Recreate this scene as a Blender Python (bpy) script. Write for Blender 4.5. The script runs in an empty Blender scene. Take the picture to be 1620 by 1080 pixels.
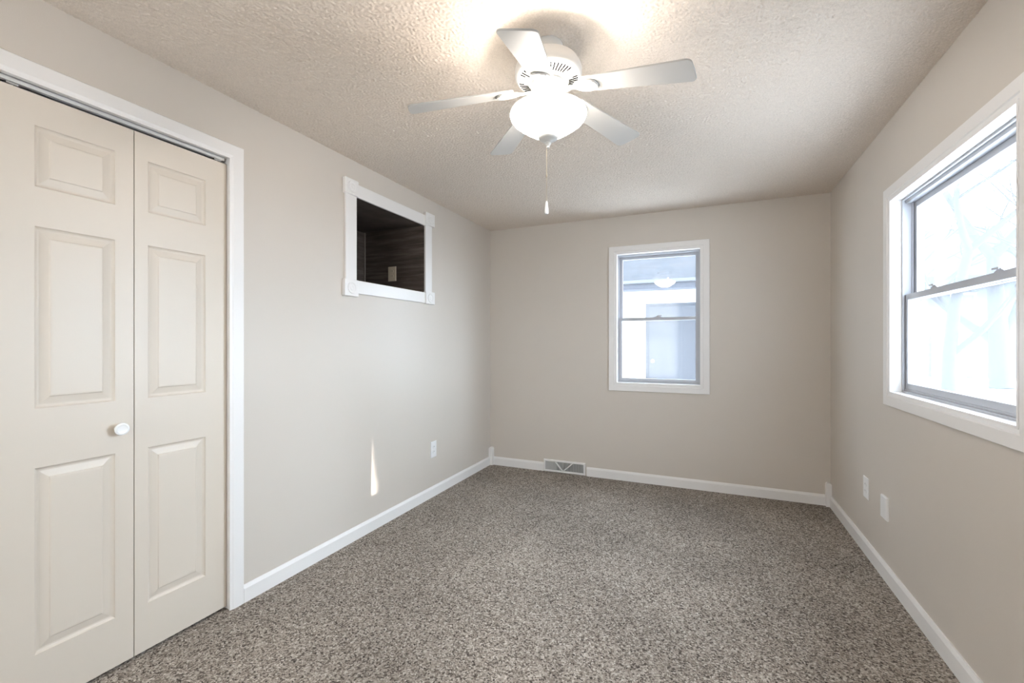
import bpy, bmesh, math, random
from mathutils import Vector, Matrix
random.seed(7)
PI = math.pi
scene = bpy.context.scene
COL = scene.collection

# ------------------------------------------------------------------ camera, light, exposure
EYE = 1.2288
cam_d = bpy.data.cameras.new('camera')
cam = bpy.data.objects.new('camera', cam_d); COL.objects.link(cam)
cam.location = (0, 0, EYE)
cam.rotation_euler = (PI/2, 0, math.radians(23.777))
cam_d.sensor_width = 36; cam_d.lens = 701.68*36/1620
cam_d.shift_y = 1.68/1620
cam_d.clip_start = 0.02; cam_d.clip_end = 300
scene.camera = cam
scene.view_settings.view_transform = 'Standard'
scene.view_settings.look = 'None'
scene.view_settings.gamma = 1
scene.view_settings.use_curve_mapping = False
scene.view_settings.exposure = 0.21
scene.cycles.use_denoising = True
scene.cycles.max_bounces = 14
scene.cycles.diffuse_bounces = 8
scene.cycles.transparent_max_bounces = 12
scene.cycles.sample_clamp_indirect = 6

SKY = 8.5; GLOW = 24.0
w = bpy.data.worlds.new('sky'); scene.world = w; w.use_nodes = True
bg = w.node_tree.nodes['Background']
bg.inputs[0].default_value = (0.71, 0.850, 1.0, 1)
# thin winter overcast: brighter towards the low sun
_n, _l = w.node_tree.nodes, w.node_tree.links
_tc = _n.new('ShaderNodeTexCoord'); _dot = _n.new('ShaderNodeVectorMath'); _dot.operation = 'DOT_PRODUCT'
_dot.inputs[1].default_value = Vector((2.91, .9, .8)).normalized()
_l.new(_tc.outputs['Generated'], _dot.inputs[0])
_mx = _n.new('ShaderNodeMath'); _mx.operation = 'MAXIMUM'; _mx.inputs[1].default_value = 0; _l.new(_dot.outputs['Value'], _mx.inputs[0])
_pw = _n.new('ShaderNodeMath'); _pw.operation = 'POWER'; _pw.inputs[1].default_value = 3; _l.new(_mx.outputs[0], _pw.inputs[0])
_ma = _n.new('ShaderNodeMath'); _ma.operation = 'MULTIPLY_ADD'; _ma.inputs[1].default_value = GLOW; _ma.inputs[2].default_value = SKY
_l.new(_pw.outputs[0], _ma.inputs[0]); _l.new(_ma.outputs[0], bg.inputs[1])

SUN = (-2.91, 0.44, -0.80)
sd = bpy.data.lights.new('sun', 'SUN'); sd.energy = 7.0; sd.angle = 0.005; sd.color = (1, .93, .84)
so = bpy.data.objects.new('sun', sd); COL.objects.link(so)
so.location = (6, -1, 4)
so.rotation_euler = Vector(SUN).to_track_quat('-Z', 'Y').to_euler()

# room
XL, XR, YB, YF, ZC, TH = -2.0115, 0.849, 4.023, -1.30, 2.36, 0.12

def portal(name, loc, rot, sx, sy):
    l = bpy.data.lights.new(name, 'AREA'); l.shape = 'RECTANGLE'; l.size = sx; l.size_y = sy
    l.cycles.is_portal = True
    o = bpy.data.objects.new(name, l); COL.objects.link(o); o.location = loc; o.rotation_euler = rot
portal('daylight_back', (-.40, YB+.115, 1.44), (-PI/2, 0, 0), .72, 1.16)
portal('fill_portal_near', (XR+.115, .14, 1.19), (0, PI/2, 0), 1.10, 2.2)
portal('fill_portal_behind', (-1.22, YF-.115, 1.32), (PI/2, 0, 0), 1.34, 1.58)
portal('daylight_right', (XR+.115, 2.30, 1.45), (0, PI/2, 0), .96, 1.02)

# ------------------------------------------------------------------ materials
def mat(name, col, rough=.5, spec=.5, emis=None, metal=0):
    m = bpy.data.materials.new(name); m.use_nodes = True
    b = m.node_tree.nodes['Principled BSDF']
    b.inputs['Base Color'].default_value = (*col, 1); b.inputs['Roughness'].default_value = rough
    b.inputs['Specular IOR Level'].default_value = spec; b.inputs['Metallic'].default_value = metal
    if emis:
        b.inputs['Emission Color'].default_value = (*emis[0], 1); b.inputs['Emission Strength'].default_value = emis[1]
    return m
def nodes(m): return m.node_tree.nodes, m.node_tree.links, m.node_tree.nodes['Principled BSDF']
def coords(m, scale=(1, 1, 1)):
    n, l, b = nodes(m)
    g = n.new('ShaderNodeNewGeometry'); mp = n.new('ShaderNodeMapping'); mp.inputs['Scale'].default_value = scale
    l.new(g.outputs['Position'], mp.inputs['Vector']); return mp.outputs[0]
def noise(m, vec, scale, detail=3, rough=.5):
    n, l, b = nodes(m); t = n.new('ShaderNodeTexNoise')
    t.inputs['Scale'].default_value = scale; t.inputs['Detail'].default_value = detail; t.inputs['Roughness'].default_value = rough
    l.new(vec, t.inputs['Vector']); return t
def ramp(m, fac, stops):
    n, l, b = nodes(m); r = n.new('ShaderNodeValToRGB')
    while len(r.color_ramp.elements) < len(stops): r.color_ramp.elements.new(.5)
    for e, (p, c) in zip(r.color_ramp.elements, stops):
        e.position = p; e.color = (*c, 1) if len(c) == 3 else c
    l.new(fac, r.inputs[0]); return r.outputs[0]
def bump(m, height, strength, dist):
    n, l, b = nodes(m); bp = n.new('ShaderNodeBump')
    bp.inputs['Strength'].default_value = strength; bp.inputs['Distance'].default_value = dist
    l.new(height, bp.inputs['Height']); l.new(bp.outputs[0], b.inputs['Normal']); return bp

WALLC = (.605, .554, .496)
M = {}
def wall_mat(name):
    m = mat(name, WALLC, .42, .45)
    t = noise(m, coords(m), 260, 2); bump(m, t.outputs[0], .10, .002)
    return m
M['wall'] = wall_mat('wall_paint_greige')
m = M['ceiling'] = mat('popcorn_ceiling', (.885, .79, .695), .9, .2)
v = coords(m); t1 = noise(m, v, 88, 4, .65); t2 = noise(m, v, 210, 2)
n, l, b = nodes(m); ad = n.new('ShaderNodeMath'); ad.operation = 'MULTIPLY_ADD'; ad.inputs[1].default_value = .5
l.new(t2.outputs[0], ad.inputs[0]); l.new(t1.outputs[0], ad.inputs[2])
rr = ramp(m, ad.outputs[0], [(.55, (0, 0, 0)), (.95, (1, 1, 1))])
mott = ramp(m, t2.outputs[0], [(.3, (.68, .605, .53)), (.7, (.79, .705, .62))]); l.new(mott, b.inputs['Base Color'])
M['white'] = mat('white_trim_paint', (.80, .785, .77), .35, .5)
M['door'] = mat('cream_door_paint', (.645, .58, .50), .42, .5)
m = M['door']; bump(m, noise(m, coords(m, (1, 1, .12)), 300, 2).outputs[0], .06, .001)
M['vinyl'] = mat('window_vinyl', (.43, .44, .47), .4, .5)
M['fan'] = mat('fan_white_enamel', (.64, .64, .625), .35, .5)
M['blade'] = mat('fan_blade_white', (.44, .435, .42), .5, .4)
M['slot'] = mat('shadow_slot', (.03, .03, .03), .8, .1)
M['vent_dark'] = mat('vent_slot_shade', (.004, .004, .004), .9, 0)  # near-black colour puts a cavity's shade onto the solid slot bars
M['recess_shade'] = mat('recess_shade_grey', (.22, .22, .21), .8, .1)  # grey that stands for shade inside recesses
M['plate'] = mat('outlet_white_plastic', (.82, .82, .82), .3, .5)
M['beige_plate'] = mat('outlet_beige_plastic', (.66, .58, .46), .4, .5)
M['dark'] = mat('dark_opening', (.02, .02, .02), .8, .2)
M['steel'] = mat('dull_steel', (.45, .45, .45), .4, .5, metal=.8)
M['knob'] = mat('white_ceramic_knob', (.86, .87, .87), .15, .6)
M['closet'] = mat('closet_drywall', (.4, .38, .35), .8, .2)
# frosted lit bowl
M['bowl'] = mat('lit_frosted_glass', (.9, .9, .88), .4, .4, emis=((1, .97, .91), 1.2))
M['bowl_out'] = mat('lit_frosted_glass_outside', (.9, .9, .88), .4, .4, emis=((1, .92, .83), 34))
# carpet
m = M['carpet'] = mat('speckled_carpet', (.3, .25, .2), .95, .1)
v = coords(m); n, l, b = nodes(m)
vo = n.new('ShaderNodeTexVoronoi'); vo.inputs['Scale'].default_value = 170; vo.inputs['Randomness'].default_value = 1
wob = noise(m, v, 120, 2)
mixv = n.new('ShaderNodeVectorMath'); mixv.operation = 'MULTIPLY_ADD'; mixv.inputs[1].default_value = (.012,)*3
l.new(wob.outputs['Color'], mixv.inputs[0]); l.new(v, mixv.inputs[2]); l.new(mixv.outputs[0], vo.inputs['Vector'])
sep = n.new('ShaderNodeSeparateColor'); l.new(vo.outputs['Color'], sep.inputs[0])
cr = ramp(m, sep.outputs[0], [(0, (.050, .041, .034)), (.2, (.150, .126, .106)), (.5, (.278, .240, .204)), (.85, (.40, .355, .308)), (1, (.55, .50, .445))])
big = noise(m, v, 1.6, 3); bigr = ramp(m, big.outputs[0], [(.35, (.86, .86, .86)), (.65, (1.12, 1.12, 1.12))])
mx = n.new('ShaderNodeMix'); mx.data_type = 'RGBA'; mx.blend_type = 'MULTIPLY'; mx.inputs[0].default_value = 1
l.new(cr, mx.inputs[6]); l.new(bigr, mx.inputs[7]); l.new(mx.outputs[2], b.inputs['Base Color'])
fine = noise(m, v, 260, 2); bump(m, fine.outputs[0], .6, .006)
# dark plank lining
def plank(name, along_x):
    m = mat(name, (.05, .04, .035), .5, .4)
    v = coords(m, (2.2, 2.2, 26) if along_x else (26, 2.2, 26)); n, l, b = nodes(m)
    t = noise(m, v, 1.4, 6, .65)
    c = ramp(m, t.outputs[0], [(.25, (.030, .023, .019)), (.5, (.085, .066, .056)), (.8, (.20, .165, .14))])
    l.new(c, b.inputs['Base Color']); bump(m, t.outputs[0], .15, .002); return m
M['plank'] = plank('dark_wood_plank', True)
# window glass : thin pane, clear with a translucent veil mixed in to lift dark tones
def glass(name, haze, refl=1.0):
    m = bpy.data.materials.new(name); m.use_nodes = True; nt = m.node_tree; nt.nodes.clear()
    o = nt.nodes.new('ShaderNodeOutputMaterial'); tr = nt.nodes.new('ShaderNodeBsdfTransparent')
    gl = nt.nodes.new('ShaderNodeBsdfGlossy'); gl.inputs['Roughness'].default_value = .01
    tl = nt.nodes.new('ShaderNodeBsdfTranslucent'); tl.inputs[0].default_value = (.92, .95, 1, 1)
    a = nt.nodes.new('ShaderNodeMixShader'); a.inputs[0].default_value = haze
    c = nt.nodes.new('ShaderNodeMixShader'); fr = nt.nodes.new('ShaderNodeLayerWeight'); fr.inputs[0].default_value = .5
    pw = nt.nodes.new('ShaderNodeMath'); pw.operation = 'POWER'; pw.inputs[1].default_value = 5
    mu = nt.nodes.new('ShaderNodeMath'); mu.operation = 'MULTIPLY_ADD'; mu.inputs[1].default_value = .9*refl; mu.inputs[2].default_value = .07*refl
    nt.links.new(tr.outputs[0], a.inputs[1]); nt.links.new(tl.outputs[0], a.inputs[2])
    nt.links.new(fr.outputs['Facing'], pw.inputs[0]); nt.links.new(pw.outputs[0], mu.inputs[0]); nt.links.new(mu.outputs[0], c.inputs[0])
    nt.links.new(a.outputs[0], c.inputs[1]); nt.links.new(gl.outputs[0], c.inputs[2]); nt.links.new(c.outputs[0], o.inputs[0])
    return m
M['glass'] = glass('window_glass', .03)
M['glass_veiled'] = glass('window_glass_veiled', .075)
# outdoors
M['siding'] = mat('white_siding', (.75, .75, .76), .7, .2)
M['siding_grey'] = mat('pale_grey_siding', (.07, .073, .08), .7, .2)
M['roof'] = mat('grey_shingle_roof', (.05, .055, .065), .9, .2)
m = M['roof']; l_ = m.node_tree.links
c_ = ramp(m, noise(m, coords(m), 9, 4).outputs[0], [(.3, (.018, .019, .023)), (.7, (.034, .036, .042))]); l_.new(c_, m.node_tree.nodes['Principled BSDF'].inputs['Base Color'])
M['gutter'] = mat('gutter_white', (.09, .095, .105), .5, .3)
M['fascia'] = mat('grey_fascia', (.045, .048, .06), .6, .3)
M['ext_door'] = mat('grey_exterior_door', (.052, .054, .061), .6, .1)
M['ext_door_frame'] = mat('grey_door_frame', (.046, .048, .055), .6, .1)
M['bark'] = mat('bark', (.035, .034, .034), .9, .1)
M['ground'] = mat('pale_dry_lawn', (.80, .80, .80), .95, .1)
M['soffit'] = mat('white_soffit', (.8, .8, .8), .6, .2)
M['van'] = mat('white_vehicle_paint', (.7, .7, .7), .4, .4)
M['sun_blocker'] = mat('sun_blocker_green', (.05, .08, .05), .9, .1)

# ------------------------------------------------------------------ helpers
WL = {}
def wloc(o): return WL.get(o.name, Vector((0, 0, 0))) if o else Vector((0, 0, 0))
def obj(name, bm, material, parent=None, smooth=False, bevel=0, origin=None, label=None, angle=40):
    bmesh.ops.remove_doubles(bm, verts=bm.verts, dist=1e-6)
    bmesh.ops.recalc_face_normals(bm, faces=bm.faces)
    base = wloc(parent)
    org = Vector(origin) if origin is not None else base.copy()
    for v in bm.verts: v.co -= org
    me = bpy.data.meshes.new(name); bm.to_mesh(me); bm.free()
    me.materials.append(material)
    o = bpy.data.objects.new(name, me); COL.objects.link(o)
    if parent: o.parent = parent
    o.location = org - base
    WL[o.name] = org
    if smooth:
        for p in me.polygons: p.use_smooth = True
        try: me.set_sharp_from_angle(angle=math.radians(angle))
        except Exception: pass
    if bevel:
        md = o.modifiers.new('bevel', 'BEVEL'); md.width = bevel; md.segments = 2; md.limit_method = 'ANGLE'; md.angle_limit = math.radians(50)
    if label: o['label'] = label
    return o
def thing(name, label, cat, loc, group=None):
    o = bpy.data.objects.new(name, None); COL.objects.link(o); o.location = loc; o.empty_display_size = .1
    WL[o.name] = Vector(loc)
    if label: o['label'] = label; o['category'] = cat
    if group: o['group'] = group
    return o
def tag(o, label, cat, group=None):
    o['label'] = label; o['category'] = cat
    if group: o['group'] = group
    return o
def struct(o): o['kind'] = 'structure'; return o
def box(bm, x0, x1, y0, y1, z0, z1, mtx=None):
    vs = [bm.verts.new((x, y, z)) for x in (x0, x1) for y in (y0, y1) for z in (z0, z1)]
    if mtx is not None:
        for v in vs: v.co = mtx @ v.co
    for f in ((0, 1, 3, 2), (4, 6, 7, 5), (0, 4, 5, 1), (2, 3, 7, 6), (0, 2, 6, 4), (1, 5, 7, 3)):
        bm.faces.new([vs[i] for i in f])
    return vs
def newbox(*a):
    bm = bmesh.new(); box(bm, *a); return bm
def lathe(bm, prof, c, seg=64, mtx=None):
    """prof: (r, z) list; axis Z through c"""
    rings = []
    for r, z in prof:
        if r < 1e-6: ring = [bm.verts.new((0, 0, z))]
        else: ring = [bm.verts.new((r*math.cos(2*PI*k/seg), r*math.sin(2*PI*k/seg), z)) for k in range(seg)]
        rings.append(ring)
        for v in ring:
            if mtx is not None: v.co = mtx @ v.co
            v.co += Vector(c)
    for a, b in zip(rings, rings[1:]):
        for k in range(seg):
            k2 = (k+1) % seg
            if len(a) == 1 and len(b) == 1: continue
            if len(a) == 1: bm.faces.new((a[0], b[k], b[k2]))
            elif len(b) == 1: bm.faces.new((a[k], b[0], a[k2]))
            else: bm.faces.new((a[k], b[k], b[k2], a[k2]))
    return rings
def sweep_rect(bm, P, u0, u1, z0, z1, prof):
    """closed profile of (inset, n) swept round a rectangle with mitred corners"""
    cols = []
    for t, nn in prof:
        cols.append([bm.verts.new(P(u, z, nn)) for u, z in ((u0+t, z0+t), (u1-t, z0+t), (u1-t, z1-t), (u0+t, z1-t))])
    for a, b in zip(cols, cols[1:]+cols[:1]):
        for k in range(4):
            k2 = (k+1) % 4; bm.faces.new((a[k], b[k], b[k2], a[k2]))
def rect_prof(t0, t1, n0, n1, c=.002):
    return [(t0, n1), (t0, n0+c), (t0+c, n0), (t1-c, n0), (t1, n0+c), (t1, n1)]
def ext(bm, pts, mp, a, b):
    """prism: polygon pts (p,q) mapped by mp(p,q,s) from s=a to s=b"""
    A = [bm.verts.new(mp(p, q, a)) for p, q in pts]; B = [bm.verts.new(mp(p, q, b)) for p, q in pts]
    bm.faces.new(A); bm.faces.new(B[::-1]); n = len(pts)
    for k in range(n): bm.faces.new((A[k], A[(k+1) % n], B[(k+1) % n], B[k]))
def wall_panel(bm, P, u0, u1, z0, z1, holes, th):
    us = sorted({u0, u1, *[h[0] for h in holes], *[h[1] for h in holes]})
    zs = sorted({z0, z1, *[h[2] for h in holes], *[h[3] for h in holes]})
    def solid(i, j):
        if i < 0 or j < 0 or i >= len(us)-1 or j >= len(zs)-1: return False
        cu, cz = (us[i]+us[i+1])/2, (zs[j]+zs[j+1])/2
        return not any(h[0] < cu < h[1] and h[2] < cz < h[3] for h in holes)
    V = {}
    def v(i, j, s):
        k = (i, j, s)
        if k not in V: V[k] = bm.verts.new(P(us[i], zs[j], s*th))
        return V[k]
    for i in range(len(us)-1):
        for j in range(len(zs)-1):
            if not solid(i, j): continue
            for s in (0, 1): bm.faces.new((v(i, j, s), v(i+1, j, s), v(i+1, j+1, s), v(i, j+1, s)))
            for (di, dj, e) in ((-1, 0, ((i, j), (i, j+1))), (1, 0, ((i+1, j), (i+1, j+1))), (0, -1, ((i, j), (i+1, j))), (0, 1, ((i, j+1), (i+1, j+1)))):
                if not solid(i+di, j+dj):
                    a, b2 = e; bm.faces.new((v(*a, 0), v(*b2, 0), v(*b2, 1), v(*a, 1)))
P_back = lambda u, z, n: Vector((u, YB+n, z))
P_right = lambda u, z, n: Vector((XR+n, u, z))
P_left = lambda u, z, n: Vector((XL-n, u, z))

# ------------------------------------------------------------------ shell
W1 = (-.752, -.046, .862, 2.026)       # back window rough opening (u0,u1,z0,z1)
W2 = (1.795, 2.812, .972, 1.948)       # right window rough opening
W3 = (-1.00, 1.28, .60, 1.78)          # unseen window added beside the camera for fill light
CL = (-.140, 1.352, -.001, 2.085)      # closet opening
NI = (2.134, 2.876, 1.612, 2.137)      # niche opening
NIW = (2.121, 2.889, 1.599, 2.150)
bm = bmesh.new(); wall_panel(bm, P_back, XL-TH, XR+TH, 0, ZC, [W1], TH); struct(obj('wall_back', bm, M['wall']))
bm = bmesh.new(); wall_panel(bm, P_right, YF, YB, 0, ZC, [W2, W3], TH); struct(obj('wall_right', bm, M['wall']))
bm = bmesh.new(); wall_panel(bm, P_left, YF, YB, 0, ZC, [(CL[0], CL[1], 0, CL[3]), NIW], TH); struct(obj('wall_left', bm, M['wall']))
P_front = lambda u, z, n: Vector((u, YF-n, z))
W4 = (-1.92, -.52, .50, 2.14)         # unseen window added behind the camera for fill light
bm = bmesh.new(); wall_panel(bm, P_front, XL-TH, XR+TH, 0, ZC, [W4], TH); struct(obj('wall_front', bm, M['wall']))
# popcorn ceiling: real relief on a fine grid, a few millimetres deep
import numpy as np
def popcorn(x0, x1, y0, y1, step):
    nx, ny = int((x1-x0)/step)+1, int((y1-y0)/step)+1
    rs = np.random.RandomState(5); base = rs.randn(ny, nx)
    fy = np.fft.fftfreq(ny, d=step)[:, None]; fx = np.fft.fftfreq(nx, d=step)[None, :]; f2 = fx*fx+fy*fy
    F = np.fft.fft2(base)
    def band(lam, wdt=.45):
        f = np.sqrt(f2)+1e-9; g = np.exp(-(np.log(f*lam))**2/(2*wdt**2)); q = np.real(np.fft.ifft2(F*g)); return q/q.std()
    n1, n2 = band(.017), band(.010)
    h = np.clip(.45+.55*n1+.45*n2, 0, 2.2)/2.2
    xs = np.linspace(x0, x1, nx); ys = np.linspace(y0, y1, ny); X, Y = np.meshgrid(xs, ys)
    co = np.stack([X, Y, ZC-.0050*h], -1).reshape(-1, 3)
    i = np.arange(nx*ny).reshape(ny, nx)
    q = np.stack([i[:-1, :-1], i[1:, :-1], i[1:, 1:], i[:-1, 1:]], -1).reshape(-1, 4)
    # slab above, closing the room
    k = len(co); top = np.array([(x0, y0, ZC+.1), (x1, y0, ZC+.1), (x1, y1, ZC+.1), (x0, y1, ZC+.1), (x0, y0, ZC), (x1, y0, ZC), (x1, y1, ZC), (x0, y1, ZC)])
    co = np.concatenate([co, top]); q2 = np.array([(0, 1, 2, 3), (0, 4, 5, 1), (1, 5, 6, 2), (2, 6, 7, 3), (3, 7, 4, 0)])+k
    q = np.concatenate([q, q2]).astype(np.int32)
    me = bpy.data.meshes.new('ceiling'); me.vertices.add(len(co)); me.vertices.foreach_set('co', co.astype(np.float32).ravel())
    me.loops.add(q.size); me.loops.foreach_set('vertex_index', q.ravel())
    me.polygons.add(len(q)); me.polygons.foreach_set('loop_start', np.arange(0, q.size, 4, dtype=np.int32)); me.update(calc_edges=True); me.validate()
    me.polygons.foreach_set('use_smooth', np.ones(len(me.polygons), dtype=bool))
    me.materials.append(M['ceiling']); o = bpy.data.objects.new('ceiling', me); COL.objects.link(o); return o
struct(popcorn(XL-.02, XR+.02, YF-.02, YB+.02, .0044))
bm = newbox(XL-.75, XR+TH, YF-TH, YB+TH, -.1, 0); struct(obj('floor', bm, M['carpet']))
# closet interior behind the doors
bm = bmesh.new()
box(bm, XL-.75, XL-.73, CL[0]-.1, CL[1]+.1, 0, ZC); box(bm, XL-.73, XL-TH, CL[0]-.12, CL[0]-.1, 0, ZC)
box(bm, XL-.73, XL-TH, CL[1]+.1, CL[1]+.12, 0, ZC); box(bm, XL-.75, XL-TH, CL[0]-.12, CL[1]+.12, ZC, ZC+.02)
struct(obj('wall_closet', bm, M['closet']))

# baseboards
def bb_prof(h=.082, t=.013):
    return [(0, 0), (t, 0), (t, h*.80), (t*.72, h*.90), (t*.45, h), (0, h)]
bm = bmesh.new(); ext(bm, bb_prof(), lambda p, q, s: Vector((XL+p, s, q)), 1.405, YB-.04); struct(obj('baseboard_left', bm, M['white']))
bm = bmesh.new(); ext(bm, bb_prof(.086), lambda p, q, s: Vector((XR-p, s, q)), YF, YB-.03); struct(obj('baseboard_right', bm, M['white']))
bm = bmesh.new(); ext(bm, bb_prof(), lambda p, q, s: Vector((s, YB-p, q)), XL+.035, -1.436); ext(bm, bb_prof(), lambda p, q, s: Vector((s, YB-p, q)), -1.018, XR-.03)
struct(obj('baseboard_back', bm, M['white']))
def corner_block(name, x0, x1):
    bm = bmesh.new(); xm = (x0+x1)/2
    box(bm, x0, x1, YB-.040, YB, 0, .160)
    bw = (x1-x0)/2
    pr = [(-bw, .160), (-bw*.9, .170), (-bw*.5, .178), (bw*.5, .178), (bw*.9, .170), (bw, .160)]
    ext(bm, pr, lambda p, q, s: Vector((xm+p, s, q)), YB-.040, YB)
    struct(obj(name, bm, M['white'], bevel=.0015))
corner_block('trim_1', XL, XL+.042)
corner_block('trim_2', XR-.036, XR)

# closet casing and jambs
bm = bmesh.new()
cp = [(0, 0), (0, .010), (.003, .013), (.050, .013), (.058, .010), (.066, .009), (.066, 0)]
def casing_leg(bm, u_out, sgn, z0, z1, zt_in):
    A = [bm.verts.new((XL+n, u_out+sgn*t, z0)) for t, n in cp]
    B = [bm.verts.new((XL+n, u_out+sgn*t, z1-t)) for t, n in cp]
    bm.faces.new(A); bm.faces.new(B)
    for k in range(len(cp)): bm.faces.new((A[k], A[(k+1) % len(cp)], B[(k+1) % len(cp)], B[k]))
ZT = 2.140
casing_leg(bm, 1.405, -1, 0, ZT, 0); casing_leg(bm, -.206, 1, 0, ZT, 0)
A = [bm.verts.new((XL+n, -.206+t, ZT-t)) for t, n in cp]; B = [bm.verts.new((XL+n, 1.405-t, ZT-t)) for t, n in cp]
bm.faces.new(A); bm.faces.new(B)
for k in range(len(cp)): bm.faces.new((A[k], A[(k+1) % len(cp)], B[(k+1) % len(cp)], B[k]))
struct(obj('trim_3', bm, M['white']))
bm = bmesh.new(); box(bm, XL-TH, XL+.002, 1.345, 1.352, 0, 2.085); box(bm, XL-TH, XL+.002, -.140, -.133, 0, 2.085); box(bm, XL-TH, XL+.002, -.133, 1.345, 2.079, 2.085)
struct(obj('trim_4', bm, M['white']))
# door track with pivots
tk = thing('door_track', 'white metal bifold door track under the closet head casing', 'door track', (XL-.04, .606, 2.055))
bm = bmesh.new(); box(bm, XL-.026, XL-.023, -.131, 1.335, 2.063, 2.078); box(bm, XL-.046, XL-.043, -.131, 1.335, 2.066, 2.078); box(bm, XL-.046, XL-.023, -.131, 1.335, 2.076, 2.079)
obj('rail', bm, M['fan'], tk)
for y in (1.305, .655, .045):
    bm = bmesh.new(); lathe(bm, [(0, 2.050), (.005, 2.050), (.005, 2.074), (0, 2.074)], (XL-.0345, y, 0), 16)
    box(bm, XL-.042, XL-.027, y-.014, y+.014, 2.056, 2.062); obj('pivot_pin', bm, M['steel'], tk, smooth=True)

# ------------------------------------------------------------------ closet door leaves
DX = XL-.020; DT = .032; DZ0, DZ1 = .014, 2.050
PZ = [(.197, .813), (1.010, 1.614), (1.745, 1.947)]
rings = [(0, 0), (.003, -.005), (.008, -.0078), (.013, -.0082), (.036, -.0036), (.039, -.0005), (.044, 0)]
def leaf(name, y0, y1, p0, p1, knob=None):
    o = thing(name, None, None, (DX, (y0+y1)/2, DZ0)); struct(o)
    bm = bmesh.new()
    ys = [y0, p0, p1, y1]; zs = [DZ0]+[z for pz in PZ for z in pz]+[DZ1]
    for i in range(3):
        for j in range(len(zs)-1):
            a, b, c, d = ys[i], ys[i+1], zs[j], zs[j+1]
            if i == 1 and j % 2 == 1:
                prev = None
                for t, dn in rings:
                    cur = [bm.verts.new((DX+dn, y, z)) for y, z in ((a+t, c+t), (b-t, c+t), (b-t, d-t), (a+t, d-t))]
                    if prev:
                        for k in range(4): bm.faces.new((prev[k], cur[k], cur[(k+1) % 4], prev[(k+1) % 4]))
                    prev = cur
                bm.faces.new(prev)
            else:
                bm.faces.new([bm.verts.new((DX, y, z)) for y, z in ((a, c), (b, c), (b, d), (a, d))])
    # edge and back
    xb = DX-DT
    for (ya, yb) in ((y0, y0), (y1, y1)):
        for j in range(len(zs)-1):
            bm.faces.new([bm.verts.new(q) for q in ((DX, ya, zs[j]), (xb, ya, zs[j]), (xb, ya, zs[j+1]), (DX, ya, zs[j+1]))])
    for z in (DZ0, DZ1):
        for i in range(3):
            bm.faces.new([bm.verts.new(q) for q in ((DX, ys[i], z), (xb, ys[i], z), (xb, ys[i+1], z), (DX, ys[i+1], z))])
    for i in range(3):
        for j in range(len(zs)-1):
            bm.faces.new([bm.verts.new(q) for q in ((xb, ys[i], zs[j]), (xb, ys[i+1], zs[j]), (xb, ys[i+1], zs[j+1]), (xb, ys[i], zs[j+1]))])
    obj('door_panel', bm, M['door'], o)
    if knob:
        bm = bmesh.new(); R = Matrix.Rotation(PI/2, 3, 'Y')
        lathe(bm, [(0, 0), (.013, 0), (.013, .003), (.0085, .006), (.0085, .013), (.014, .016), (.0215, .020), (.0235, .025), (.0225, .029), (.017, .0312), (.015, .0300), (.011, .0292), (0, .0290)], (DX, knob, .905), 32, R)
        obj('door_knob', bm, M['knob'], o, smooth=True)
    return o
leaf('door_1', .983, 1.343, 1.028, 1.249)
leaf('door_2', .610, .980, .704, .922, knob=.931)
leaf('door_3', .236, .607, .294, .512, knob=.275)
leaf('door_4', -.130, .233, -.036, .188)

# ------------------------------------------------------------------ niche
ni = thing('wall_niche', 'recessed wall niche lined with dark wood planks in a white frame with corner blocks', 'niche', (XL, 2.505, 1.612))
ND = .592
bm = bmesh.new()
y0, y1, z0, z1 = NI; xb = XL-ND; th = .012
box(bm, xb-th, xb, y0-th, y1+th, z0-th, z1+th)
box(bm, xb, XL-.001, y1, y1+th, z0-th, z1+th); box(bm, xb, XL-.001, y0-th, y0, z0-th, z1+th)
# the lining fits just outside the drywall opening, so give the opening its own reveal
box(bm, xb, XL-.001, y0, y1, z1, z1+th); box(bm, xb, XL-.001, y0, y1, z0-th, z0)
obj('plank_lining', bm, M['plank'], ni, label='dark wood plank lining')
obj('corner_strip', newbox(xb, xb+.010, y1-.010, y1, z0, z1), mat('lining_strip', (.20, .165, .145), .5), ni)
FT = .016
boards = [(2.046, 2.136, 1.60, 2.145), (2.874, 2.960, 1.60, 2.15)]
for a, b, c, d in boards:
    obj('frame_board', newbox(XL, XL+FT, a, b, c, d), M['white'], ni, bevel=.003)
obj('frame_board', newbox(XL, XL+FT, 2.136, 2.874, 2.133, 2.214), M['white'], ni, bevel=.003)
obj('frame_board', newbox(XL, XL+FT, 2.136, 2.874, 1.534, 1.616), M['white'], ni, bevel=.003)
for a, b, c, d, big in ((2.032, 2.142, 2.133, 2.228, 0), (2.865, 2.985, 2.143, 2.240, 0), (2.028, 2.142, 1.513, 1.615, 1), (2.865, 2.985, 1.530, 1.625, 0)):
    cb = obj('corner_block', newbox(XL, XL+FT+.010, a, b, c, d), M['white'], ni, bevel=.003)
    bm = bmesh.new(); R = Matrix.Rotation(PI/2, 3, 'Y'); r = .036
    lathe(bm, [(0, .001), (r*.35, .0035), (r*.45, .0012), (r*.72, .0012), (r*.82, .0040), (r*.95, .0040), (r, 0)], (XL+FT+.010, (a+b)/2, (c+d)/2), 40, R)
    obj('rosette', bm, M['white'], cb, smooth=True)

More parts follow.
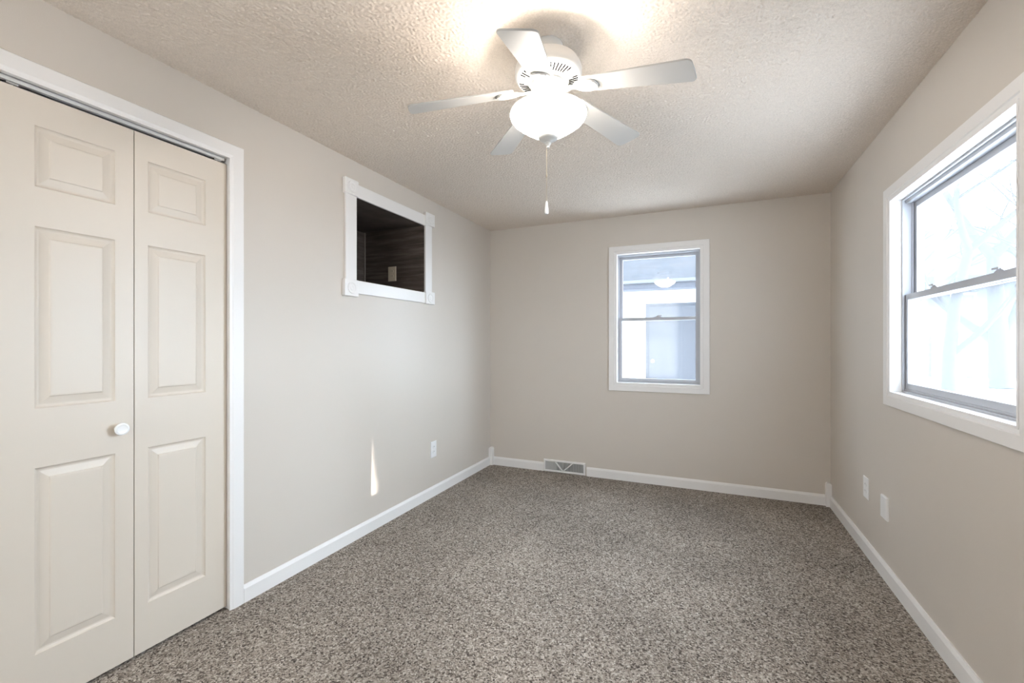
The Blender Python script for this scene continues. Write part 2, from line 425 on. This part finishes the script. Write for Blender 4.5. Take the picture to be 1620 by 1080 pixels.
# ------------------------------------------------------------------ wall plates
def plate(name, label, cat, P, u, z, wd, ht, duplex=True, m=None, thick=.005, n0=0):
    m = m or M['plate']
    c = P(u, z, n0)
    o = thing(name, label, cat, P(u, z-ht/2, n0))
    bm = bmesh.new()
    def Q(a, b, n): return P(u+a, z+b, n0-n)
    pts = [(-wd/2, -ht/2), (wd/2, -ht/2), (wd/2, ht/2), (-wd/2, ht/2)]
    e = .004
    lo = [bm.verts.new(Q(a, b, 0)) for a, b in pts]; mid = [bm.verts.new(Q(a, b, thick*.6)) for a, b in pts]
    hi = [bm.verts.new(Q(a-math.copysign(e, a), b-math.copysign(e, b), thick)) for a, b in pts]
    for A, B in ((lo, mid), (mid, hi)):
        for k in range(4): bm.faces.new((A[k], A[(k+1) % 4], B[(k+1) % 4], B[k]))
    bm.faces.new(hi); bm.faces.new(lo[::-1])
    obj('cover_plate', bm, m, o)
    if duplex:
        for s in (-1, 1):
            bm = bmesh.new(); ring = []
            for k in range(24):
                a = 2*PI*k/24; ring.append((.0165*math.cos(a), max(-.0125, min(.0125, .0165*math.sin(a)))+s*.0195))
            A = [bm.verts.new(Q(a, b, thick)) for a, b in ring]; B = [bm.verts.new(Q(a, b, thick+.002)) for a, b in ring]
            bm.faces.new(B); bm.faces.new(A[::-1])
            for k in range(24): bm.faces.new((A[k], A[(k+1) % 24], B[(k+1) % 24], B[k]))
            soc = obj('socket', bm, m, o)
            bm = bmesh.new()
            for du in (-.0060, .0045):
                A = [bm.verts.new(Q(du+a, s*.0195+b, thick+.0022)) for a, b in ((0, -.001), (.0018, -.001), (.0018, .007), (0, .007))]
                B = [bm.verts.new(Q(du+a, s*.0195+b, thick+.0010)) for a, b in ((0, -.001), (.0018, -.001), (.0018, .007), (0, .007))]
                bm.faces.new(A); bm.faces.new(B[::-1])
                for k in range(4): bm.faces.new((A[k], A[(k+1) % 4], B[(k+1) % 4], B[k]))
            obj('slots', bm, M['slot'], soc)
    return o
plate('electrical_outlet', 'white wall outlet on the left wall below the niche', 'outlet', P_left, 3.002, .374, .078, .128)
plate('electrical_outlet', 'white wall outlet low on the right wall, nearer the back corner', 'outlet', P_right, 3.200, .383, .090, .122)
wp = plate('wall_plate', 'thick blank white wall plate on the right wall, nearer the camera of the two', 'wall plate', P_right, 2.893, .371, .086, .118, duplex=False, thick=.012)
P_nich = lambda u, z, n: Vector((u, NI[1]+n, z))
plate('electrical_outlet', 'beige outlet on the dark plank lining inside the wall niche', 'outlet', P_nich, -2.319, 1.780, .078, .116, m=M['beige_plate'])

# ------------------------------------------------------------------ floor register on the back wall
vr = thing('vent_register', 'white metal louvered air register at the base of the back wall', 'vent', (-1.230, YB, 0))
x0, x1, zt = -1.434, -1.030, .116
bm = bmesh.new(); sweep_rect(bm, P_back, x0, x1, .003, zt, [(0, 0), (0, -.016), (.004, -.020), (.013, -.020), (.017, -.012), (.017, 0)]); obj('register_frame', bm, M['white'], vr)
obj('duct_shadow', newbox(x0+.016, x1-.016, YB-.004, YB-.001, .018, zt-.016), M['recess_shade'], vr)  # grey plate standing in for the duct's shadow behind the louvers
bm = bmesh.new(); n_ = 46
for k in range(n_):
    x = x0+.022+(x1-x0-.044)*k/(n_-1)
    lean = -.5 if x < -1.30 else (.0 if x < -1.19 else .5)
    Mx = Matrix.Translation((x, YB-.010, .059)) @ Matrix.Rotation(lean, 4, 'Z')
    box(bm, -.0011, .0011, -.006, .006, -.041, .041, Mx)
obj('louvers', bm, M['fan'], vr)
bm = bmesh.new()
def bar(bm, xa, za, xb_, zb, y0_, y1_, w_):
    d = Vector((xb_-xa, 0, zb-za)); L = d.length; ang = math.atan2(d.z, d.x)
    Mx = Matrix.Translation((xa, 0, za)) @ Matrix.Rotation(-ang, 4, 'Y'); box(bm, 0, L, y0_, y1_, -w_/2, w_/2, Mx)
bar(bm, -1.315, .101, -1.243, .018, YB-.0215, YB-.010, .009); bar(bm, -1.243, .018, -1.150, .101, YB-.0215, YB-.010, .009)
obj('divider', bm, M['white'], vr)

# ------------------------------------------------------------------ windows
def pane(bm, P, u0, u1, z0, z1, n, t=.003):
    A = [bm.verts.new(P(u, z, n)) for u, z in ((u0, z0), (u1, z0), (u1, z1), (u0, z1))]
    bm.faces.new(A)
def window(name, P, O, out, locks, gl_up, gl_lo, zmeet, sill_h, head_h, side_l, side_r, cprof):
    """O: rough opening; out: casing outer rect"""
    u0, u1, z0, z1 = O
    o = thing(name, None, None, P((u0+u1)/2, z0, 0)); struct(o)
    bm = bmesh.new(); sweep_rect(bm, P, *out, cprof); obj('casing', bm, M['white'], o)
    bm = bmesh.new(); sweep_rect(bm, P, u0, u1, z0, z1, [(0, -.012), (.010, -.012), (.010, .05), (0, .05)]); obj('jamb', bm, M['white'], o)
    # vinyl master frame with tracks
    bm = bmesh.new()
    a, b, c, d = u0+.001, u1-.001, z0+.001, z1-.001
    sweep_rect(bm, P, a, b, c, d, [(.0, .036), (.018, .036), (.018, .044), (.012, .046), (.012, .072), (.020, .074), (.020, .080), (.012, .082), (.012, .108), (.024, .110), (.024, .118), (0, .118)])
    obj('window_frame', bm, M['vinyl'], o)
    fa, fb, fc, fd = a+side_l, b-side_r, c+sill_h, d-head_h
    # sill and head blocks of the frame
    bm = bmesh.new()
    ext(bm, [(c+.010, .046), (fc-.004, .046), (fc, .050), (fc, .108), (c+.010, .108)], lambda z, n, s: P(s, z, n), a+.010, b-.010)
    ext(bm, [(fd, .052), (d-.010, .046), (d-.010, .108), (fd, .108)], lambda z, n, s: P(s, z, n), a+.010, b-.010)
    obj('sill_track', bm, M['vinyl'], o)
    sw = .030
    # lower sash (inner track)
    la, lb = a+.013, b-.013
    bm = bmesh.new()
    def sash(bm, za, zb, n0, n1, wt, wb):
        for (p0, p1, q0, q1) in ((la, la+sw, za, zb), (lb-sw, lb, za, zb), (la+sw, lb-sw, za, za+wb), (la+sw, lb-sw, zb-wt, zb)):
            V = []
            for uu in (p0, p1):
                for zz in (q0, q1):
                    for nn in (n0, n1): V.append(bm.verts.new(P(uu, zz, nn)))
            for f in ((0, 1, 3, 2), (4, 6, 7, 5), (0, 4, 5, 1), (2, 3, 7, 6), (0, 2, 6, 4), (1, 5, 7, 3)): bm.faces.new([V[i] for i in f])
    sash(bm, fc, zmeet+.014, .048, .072, .028, .026)
    lo = obj('lower_sash', bm, M['vinyl'], o, bevel=.002)
    bm = bmesh.new(); pane(bm, P, la+sw-.002, lb-sw+.002, fc+.024, zmeet-.012, .062); obj('pane', bm, gl_lo, lo)
    bm = bmesh.new(); sash(bm, zmeet-.014, fd, .083, .107, .026, .026)
    up = obj('upper_sash', bm, M['vinyl'], o, bevel=.002)
    bm = bmesh.new(); pane(bm, P, la+sw-.002, lb-sw+.002, zmeet+.010, fd-.024, .097); obj('pane', bm, gl_up, up)
    for u in locks:
        bm = bmesh.new()
        ext(bm, [(-.030, 0), (.030, 0), (.024, .006), (.014, .009), (.010, .014), (-.010, .014), (-.014, .009), (-.024, .006)], lambda p, q, s: P(u+p, zmeet+.014+q, s), .050, .070)
        ext(bm, [(-.006, .010), (.034, .012), (.034, .018), (-.006, .018)], lambda p, q, s: P(u+p, zmeet+.014+q, s), .046, .056)
        obj('sash_lock', bm, M['vinyl'], lo)
    return o
cprof = [(0, 0), (0, -.015), (.002, -.017), (.046, -.017), (.050, -.013), (.060, -.012), (.064, -.010), (.064, 0)]
window('window_1', P_back, W1, (-.813, .017, .799, 2.086), [-.395], M['glass'], M['glass'], 1.437, .022, .022, 0, 0, cprof)
window('window_2', P_right, W2, (1.731, 2.876, .911, 2.009), [2.03, 2.50], M['glass_veiled'], M['glass_veiled'], 1.452, .030, .030, 0, 0, cprof)

w3 = window('fill_window_beside', P_right, W3, (-1.064, 1.344, .536, 1.844), [-.5, .8], M['glass'], M['glass'], 1.19, .022, .022, 0, 0, cprof)

# added translucent diffusers over the two unseen fill windows, softening sun and sky
def diffuser_mat(name, t, d, f):
    sh = bpy.data.materials.new(name); sh.use_nodes = True; nt = sh.node_tree; nt.nodes.clear()
    _o = nt.nodes.new('ShaderNodeOutputMaterial'); _t = nt.nodes.new('ShaderNodeBsdfTranslucent'); _d = nt.nodes.new('ShaderNodeBsdfDiffuse'); _m = nt.nodes.new('ShaderNodeMixShader')
    _t.inputs[0].default_value = (*t, 1); _d.inputs[0].default_value = (*d, 1); _m.inputs[0].default_value = f
    nt.links.new(_t.outputs[0], _m.inputs[1]); nt.links.new(_d.outputs[0], _m.inputs[2]); nt.links.new(_m.outputs[0], _o.inputs[0]); return sh
w4 = window('fill_window_behind', P_front, W4, (-1.984, -.456, .436, 2.204), [-1.22], M['glass'], M['glass'], 1.40, .022, .022, 0, 0, cprof)
bm = bmesh.new(); pane(bm, P_front, W4[0]+.012, W4[1]-.012, W4[2]+.012, W4[3]-.012, .012)
obj('fill_diffuser', bm, diffuser_mat('thin_fill_diffuser_cloth', (.92, .81, .71), (.9, .9, .9), .10), w4)
bm = bmesh.new(); pane(bm, P_right, W3[0]+.012, W3[1]-.012, W3[2]+.012, W3[3]-.012, .012)
sh = diffuser_mat('dense_fill_diffuser_cloth', (.11, .10, .088), (.85, .85, .85), .35)
obj('fill_diffuser', bm, sh, w3)

# ------------------------------------------------------------------ ceiling fan
FX, FY = -.553, 1.596
fan = thing('ceiling_fan', 'white five-blade ceiling fan with a lit frosted glass bowl and pull chain', 'ceiling fan', (FX, FY, ZC))
C0 = (FX, FY, 0)
bm = bmesh.new(); lathe(bm, [(0, 2.36), (.052, 2.36), (.052, 2.354), (.055, 2.352), (.056, 2.325), (.054, 2.322), (.054, 2.300), (.050, 2.296), (0, 2.296)], C0); obj('canopy', bm, M['fan'], fan, smooth=True)
bm = bmesh.new(); lathe(bm, [(0, 2.302), (.075, 2.302), (.098, 2.297), (.112, 2.288), (.116, 2.280), (.118, 2.272), (.124, 2.268), (.1265, 2.258), (.1265, 2.240), (.124, 2.232), (.119, 2.227), (.116, 2.224), (.060, 2.212), (.052, 2.206), (0, 2.206)], C0, 96)
mh = obj('motor_housing', bm, M['fan'], fan, smooth=True, angle=30)
for k in range(5):
    bm = bmesh.new()
    for j in range(7):
        a = math.radians(279.6+36+72*k+(j-3)*7.0)
        r0, r1 = (.078, .112) if j not in (0, 6) else (.092, .112)
        Mx = Matrix.Translation((FX, FY, 0)) @ Matrix.Rotation(a, 4, 'Z')
        zz = lambda r: 2.212+(2.224-2.212)*(r-.060)/.056
        Mz = Mx @ Matrix.Translation(((r0+r1)/2, 0, zz((r0+r1)/2)-.0005)) @ Matrix.Rotation(-math.atan(.012/.056), 4, 'Y')
        box(bm, -(r1-r0)/2, (r1-r0)/2, -.0028, .0028, -.0012, .0012, Mz)
    obj('vent_slots', bm, M['vent_dark'], mh)
bm = bmesh.new(); lathe(bm, [(0, 2.208), (.048, 2.208), (.064, 2.204), (.066, 2.190), (.060, 2.182), (.044, 2.178), (0, 2.178)], C0, 64); obj('flywheel', bm, M['fan'], fan, smooth=True)
bm = bmesh.new(); lathe(bm, [(0, 2.180), (.036, 2.180), (.040, 2.172), (.041, 2.150), (.038, 2.142), (.041, 2.138), (.041, 2.118), (.030, 2.112), (0, 2.112)], C0, 64); obj('switch_housing', bm, M['fan'], fan, smooth=True)
# glass bowl: open top, rests on a centre rod
out_p = [(.141, 2.102), (.1445, 2.097), (.1445, 2.090), (.141, 2.080), (.133, 2.070), (.121, 2.060), (.107, 2.050), (.092, 2.040), (.076, 2.030), (.060, 2.020), (.046, 2.012), (.036, 2.008), (.012, 2.007)]
prof = out_p+[(max(r-.003, .012), z+.003) for r, z in out_p[::-1]]
prof[-1] = (.138, 2.102); prof.append(out_p[0])
bm = bmesh.new(); lathe(bm, prof, C0, 96); gb = obj('glass_bowl', bm, M['bowl'], fan, smooth=True, label='glowing white frosted glass bowl')
gb.data.materials.append(M['bowl_out'])
for p in gb.data.polygons:
    if p.normal.z < -.05: p.material_index = 1
bm = bmesh.new(); lathe(bm, [(0, 2.112), (.0045, 2.112), (.0045, 2.010), (0, 2.010)], C0, 16); obj('bowl_rod', bm, M['fan'], fan, smooth=True)
bm = bmesh.new(); lathe(bm, [(0, 2.011), (.036, 2.011), (.0385, 2.008), (.036, 2.001), (.026, 1.995), (.014, 1.992), (.011, 1.988), (.013, 1.984), (.009, 1.979), (.005, 1.972), (.006, 1.968), (.003, 1.964), (0, 1.964)], C0, 48); obj('finial', bm, M['fan'], fan, smooth=True)
# pull chain
CX, CY = FX-.0055, FY-.0025
bm = bmesh.new(); lathe(bm, [(0, 1.966), (.0016, 1.966), (.0016, 1.762), (0, 1.762)], (CX, CY, 0), 8)
lathe(bm, [(0, 1.868), (.0032, 1.866), (.0032, 1.856), (0, 1.854)], (CX, CY, 0), 10)
pc = obj('pull_chain', bm, mat('brass_chain', (.42, .36, .28), .35, .5, metal=.6), fan, smooth=True)
bm = bmesh.new(); lathe(bm, [(0, 1.766), (.003, 1.764), (.0045, 1.755), (.0075, 1.730), (.0080, 1.722), (.0060, 1.716), (0, 1.715)], (CX, CY, 0), 20)
obj('chain_pendant', bm, M['knob'], pc, smooth=True)
# blades and irons; the fan hangs slightly out of level and its blades droop
TX, TY = -.016, .092
def tip_z(dx, dy): return 2.106+TX*dx+TY*dy
ZH = 2.190
def blade_frame(a, pitch):
    """matrix: x along the blade from the axis, y across, z up"""
    R = .517
    t = Vector((R*math.cos(a), R*math.sin(a), tip_z(R*math.cos(a), R*math.sin(a))-ZH))
    X = t.normalized(); S = Vector((-math.sin(a), math.cos(a), TX*-math.sin(a)+TY*math.cos(a))).normalized()
    Z = X.cross(S).normalized(); Y = Z.cross(X)
    Mx = Matrix((X, Y, Z)).transposed().to_4x4()
    return Matrix.Translation((FX, FY, ZH)) @ Mx @ Matrix.Rotation(pitch, 4, 'X'), t.length
def outline_prism(bm, pts, z0, z1, Mx):
    A = [bm.verts.new(Mx @ Vector((x, y, z0))) for x, y in pts]; B = [bm.verts.new(Mx @ Vector((x, y, z1))) for x, y in pts]
    bm.faces.new(A); bm.faces.new(B[::-1]); n = len(pts)
    for k in range(n): bm.faces.new((A[k], A[(k+1) % n], B[(k+1) % n], B[k]))
def blade_pts(L):
    r0, r1 = .138, L+.004
    w0, w1 = .043, .059
    pts = []
    def arc(cx, cy, r, a0, a1, n=6):
        for k in range(n+1):
            a = a0+(a1-a0)*k/n; pts.append((cx+r*math.cos(a), cy+r*math.sin(a)))
    arc(r0+.016, -w0+.016, .016, PI, 1.5*PI); arc(r1-.020, -w1+.020, .020, -PI/2, -.06)
    pts.append((r1+.0015, 0))
    arc(r1-.020, w1-.020, .020, .06, PI/2); arc(r0+.016, w0-.016, .016, PI/2, PI)
    return pts
for k in range(5):
    a = math.radians(279.6+72*k)
    Mx, L = blade_frame(a, math.radians(-9))
    bm = bmesh.new(); outline_prism(bm, blade_pts(L), 0, .006, Mx)
    bl = obj('blade', bm, M['blade'], fan, bevel=.0015)
    # iron: neck then medallion under the blade
    bm = bmesh.new()
    neck = [(.045, -.016), (.075, -.009), (.108, -.010), (.122, -.024), (.140, -.033), (.162, -.036), (.184, -.031), (.198, -.020), (.204, 0),
            (.198, .020), (.184, .031), (.162, .036), (.140, .033), (.122, .024), (.108, .010), (.075, .009), (.045, .016)]
    outline_prism(bm, neck, -.006, -.0005, Mx)
    ir = obj('blade_iron', bm, M['fan'], bl, bevel=.002)
    bm = bmesh.new()
    cres = [(.198*1.0+.003*math.cos(t)-.012*(1-math.cos(t)) , .026*math.sin(t)) for t in [math.radians(q) for q in range(-80, 81, 20)]]
    cres += [(.188+.003*math.cos(t)-.012*(1-math.cos(t)), .024*math.sin(t)) for t in [math.radians(q) for q in range(80, -81, -20)]]
    outline_prism(bm, cres, -.0072, -.0055, Mx)
    obj('arc_slot', bm, M['recess_shade'], ir)
# bulbs inside the bowl
for k, (dx, dy) in enumerate(((.05, .03), (-.05, -.03))):
    bm = bmesh.new(); R = Matrix.Rotation(math.atan2(dy, dx), 3, 'Z') @ Matrix.Rotation(PI/2, 3, 'Y')
    lathe(bm, [(0, .015), (.012, .015), (.013, .03), (.022, .05), (.024, .062), (.018, .078), (0, .085)], (FX, FY, 2.092), 24, R)
    obj('bulb', bm, mat('bulb_glow', (.9, .9, .9), .4, .4, emis=((1, .93, .82), 12)), fan, smooth=True)
fl = bpy.data.lights.new('fan_lamp', 'POINT'); fl.energy = 15; fl.color = (1, .90, .82); fl.shadow_soft_size = .035
fo = bpy.data.objects.new('fan_lamp', fl); COL.objects.link(fo); fo.location = (FX, FY, 2.112)
fo.location = (FX+.015, FY-.055, 2.130)

# ------------------------------------------------------------------ outdoors
tag(obj('ground', newbox(-25, 30, -15, 60, -.45, -.20), M['ground']), 'pale ground outside the windows', 'ground')['kind'] = 'structure'
# own roof soffit above the right window
struct(obj('trim_5', newbox(XR+TH, XR+TH+.42, -3, 8.0, 2.42, 2.50), M['soffit']))
# neighbouring building seen through the back window
YN = 8.3
nb = thing('neighbor_house', 'white sided building with a grey roof and grey door outside the back window', 'building', (-3, YN, -.2))
bm = bmesh.new(); box(bm, -9, .6, YN, YN+5, -.2, 2.30)
obj('house_wall', bm, M['siding'], nb)
bm = bmesh.new(); ext(bm, [(YN-.35, 2.30), (YN+2.7, 3.75), (YN+5.4, 2.30), (YN+5.4, 2.22), (YN+2.7, 3.66), (YN-.35, 2.24)], lambda p, q, s: Vector((s, p, q)), -9.4, .9)
obj('house_roof', bm, M['roof'], nb)
obj('fascia', newbox(-9.4, .9, YN-.33, YN+.01, 2.155, 2.24), M['fascia'], nb)
bm = bmesh.new(); ext(bm, [(YN-.36, 2.250), (YN-.44, 2.255), (YN-.45, 2.30), (YN-.43, 2.30), (YN-.35, 2.30)], lambda p, q, s: Vector((s, p, q)), -9.4, .9); obj('gutter', bm, M['gutter'], nb)
df = obj('door_frame', newbox(-1.02, .02, YN-.03, YN, -.18, 1.925), M['ext_door_frame'], nb)
dd = obj('entry_door', newbox(-.955, -.045, YN-.045, YN-.03, -.08, 1.87), M['ext_door'], nb)
bm = bmesh.new(); lathe(bm, [(0, 0), (.03, 0), (.03, .005), (.012, .01), (.012, .03), (.026, .04), (.026, .055), (0, .062)], (-.895, YN-.045, .90), 20, Matrix.Rotation(PI/2, 3, 'X')); obj('door_knob', bm, mat('bright_knob', (.9, .9, .9), .2), dd, smooth=True)
# house across the way seen through the right window
hb = thing('street_house', 'pale grey house across the street outside the right window', 'house', (9, 24, -.2))
obj('house_wall', newbox(6.4, 16, 24, 31, -.2, 4.0), M['siding_grey'], hb)
bm = bmesh.new(); ext(bm, [(23.4, 3.9), (27.5, 6.6), (31.6, 3.9), (31.6, 3.7), (23.4, 3.7)], lambda p, q, s: Vector((s, p, q)), 6.0, 16.4); obj('house_roof', bm, M['roof'], hb)
wf = obj('house_window', newbox(9.15, 9.95, 23.95, 24.0, 2.35, 3.25), M['van'], hb); obj('pane', newbox(9.23, 9.87, 23.94, 23.95, 2.43, 3.17), M['siding_grey'], wf)
obj('garage_door', newbox(8.55, 10.1, 23.93, 24.0, -.15, 1.55), M['van'], hb)
# unseen tree shape added to block the sun: only a sliver gets past
et = thing('sun_blocker_tree', 'unseen columnar tree shape added beyond the right window to block the low sun', 'tree', (12, .912, -.2))
bm = bmesh.new(); lathe(bm, [(0, .25), (.35, .3), (.56, .8), (.62, 2.0), (.66, 3.4), (.69, 4.11), (.75, 4.40), (.80, 4.9), (.81, 5.4), (.76, 6.2), (.58, 7.1), (.32, 7.8), (0, 8.3)], (12, .912, 0), 64)
bmesh.ops.subdivide_edges(bm, edges=bm.edges[:], cuts=1)
for v in bm.verts:
    k = 1+.010*math.sin(31*v.co.x+3)*math.sin(29*v.co.y)*math.sin(13*v.co.z); v.co.x = 12+(v.co.x-12)*k; v.co.y = .912+(v.co.y-.912)*k
obj('blocker_crown', bm, M['sun_blocker'], et, smooth=True)
bm = bmesh.new(); lathe(bm, [(0, -.2), (.16, -.2), (.12, .1), (.10, .6), (0, .6)], (12, .912, 0), 16); obj('blocker_trunk', bm, M['bark'], et, smooth=True)
# bare trees
def tree(x, y, h, r, label, seed):
    rnd = random.Random(seed); bm = bmesh.new()
    def limb(p, d, L, r0, lev):
        n = 3; pts = [p]; q = p.copy(); dd_ = d.copy()
        for i in range(n):
            dd_ = (dd_+Vector((rnd.uniform(-.14, .14), rnd.uniform(-.14, .14), rnd.uniform(0, .08)))).normalized(); q = q+dd_*L/n; pts.append(q.copy())
        prev = None; m_ = 10
        for i, c in enumerate(pts):
            rr_ = r0*(1-.45*i/n); t = dd_; s1 = t.orthogonal().normalized(); s2 = t.cross(s1)
            ring = [bm.verts.new(c+s1*rr_*math.cos(2*PI*k/m_)+s2*rr_*math.sin(2*PI*k/m_)) for k in range(m_)]
            if prev:
                for k in range(m_): bm.faces.new((prev[k], prev[(k+1) % m_], ring[(k+1) % m_], ring[k]))
            prev = ring
        if lev < 5:
            for k in range(rnd.choice((2, 3)) if lev else 4):
                ax = Vector((rnd.uniform(-1, 1), rnd.uniform(-1, 1), rnd.uniform(-.2, .3))).normalized()
                nd = (dd_*.75+ax*.75).normalized()
                st = pts[-1] if k < 2 else pts[rnd.choice((1, 2))]
                limb(st, nd, L*rnd.uniform(.55, .75), r0*.5, lev+1)
    limb(Vector((x, y, -.2)), Vector((rnd.uniform(-.05, .05), 0, 1)), h*.42, r, 0)
    tag(obj('bare_tree', bm, M['bark'], origin=(x, y, -.2), smooth=True), label, 'tree', 'bare trees outside the right window')
tree(4.75, 12.5, 8, .14, 'slim bare tree outside the right window, nearest the glass, left of the thicker tree', 3)
tree(8.3, 18.6, 10, .28, 'thick bare tree outside the right window, seen at the right edge of its panes', 11)
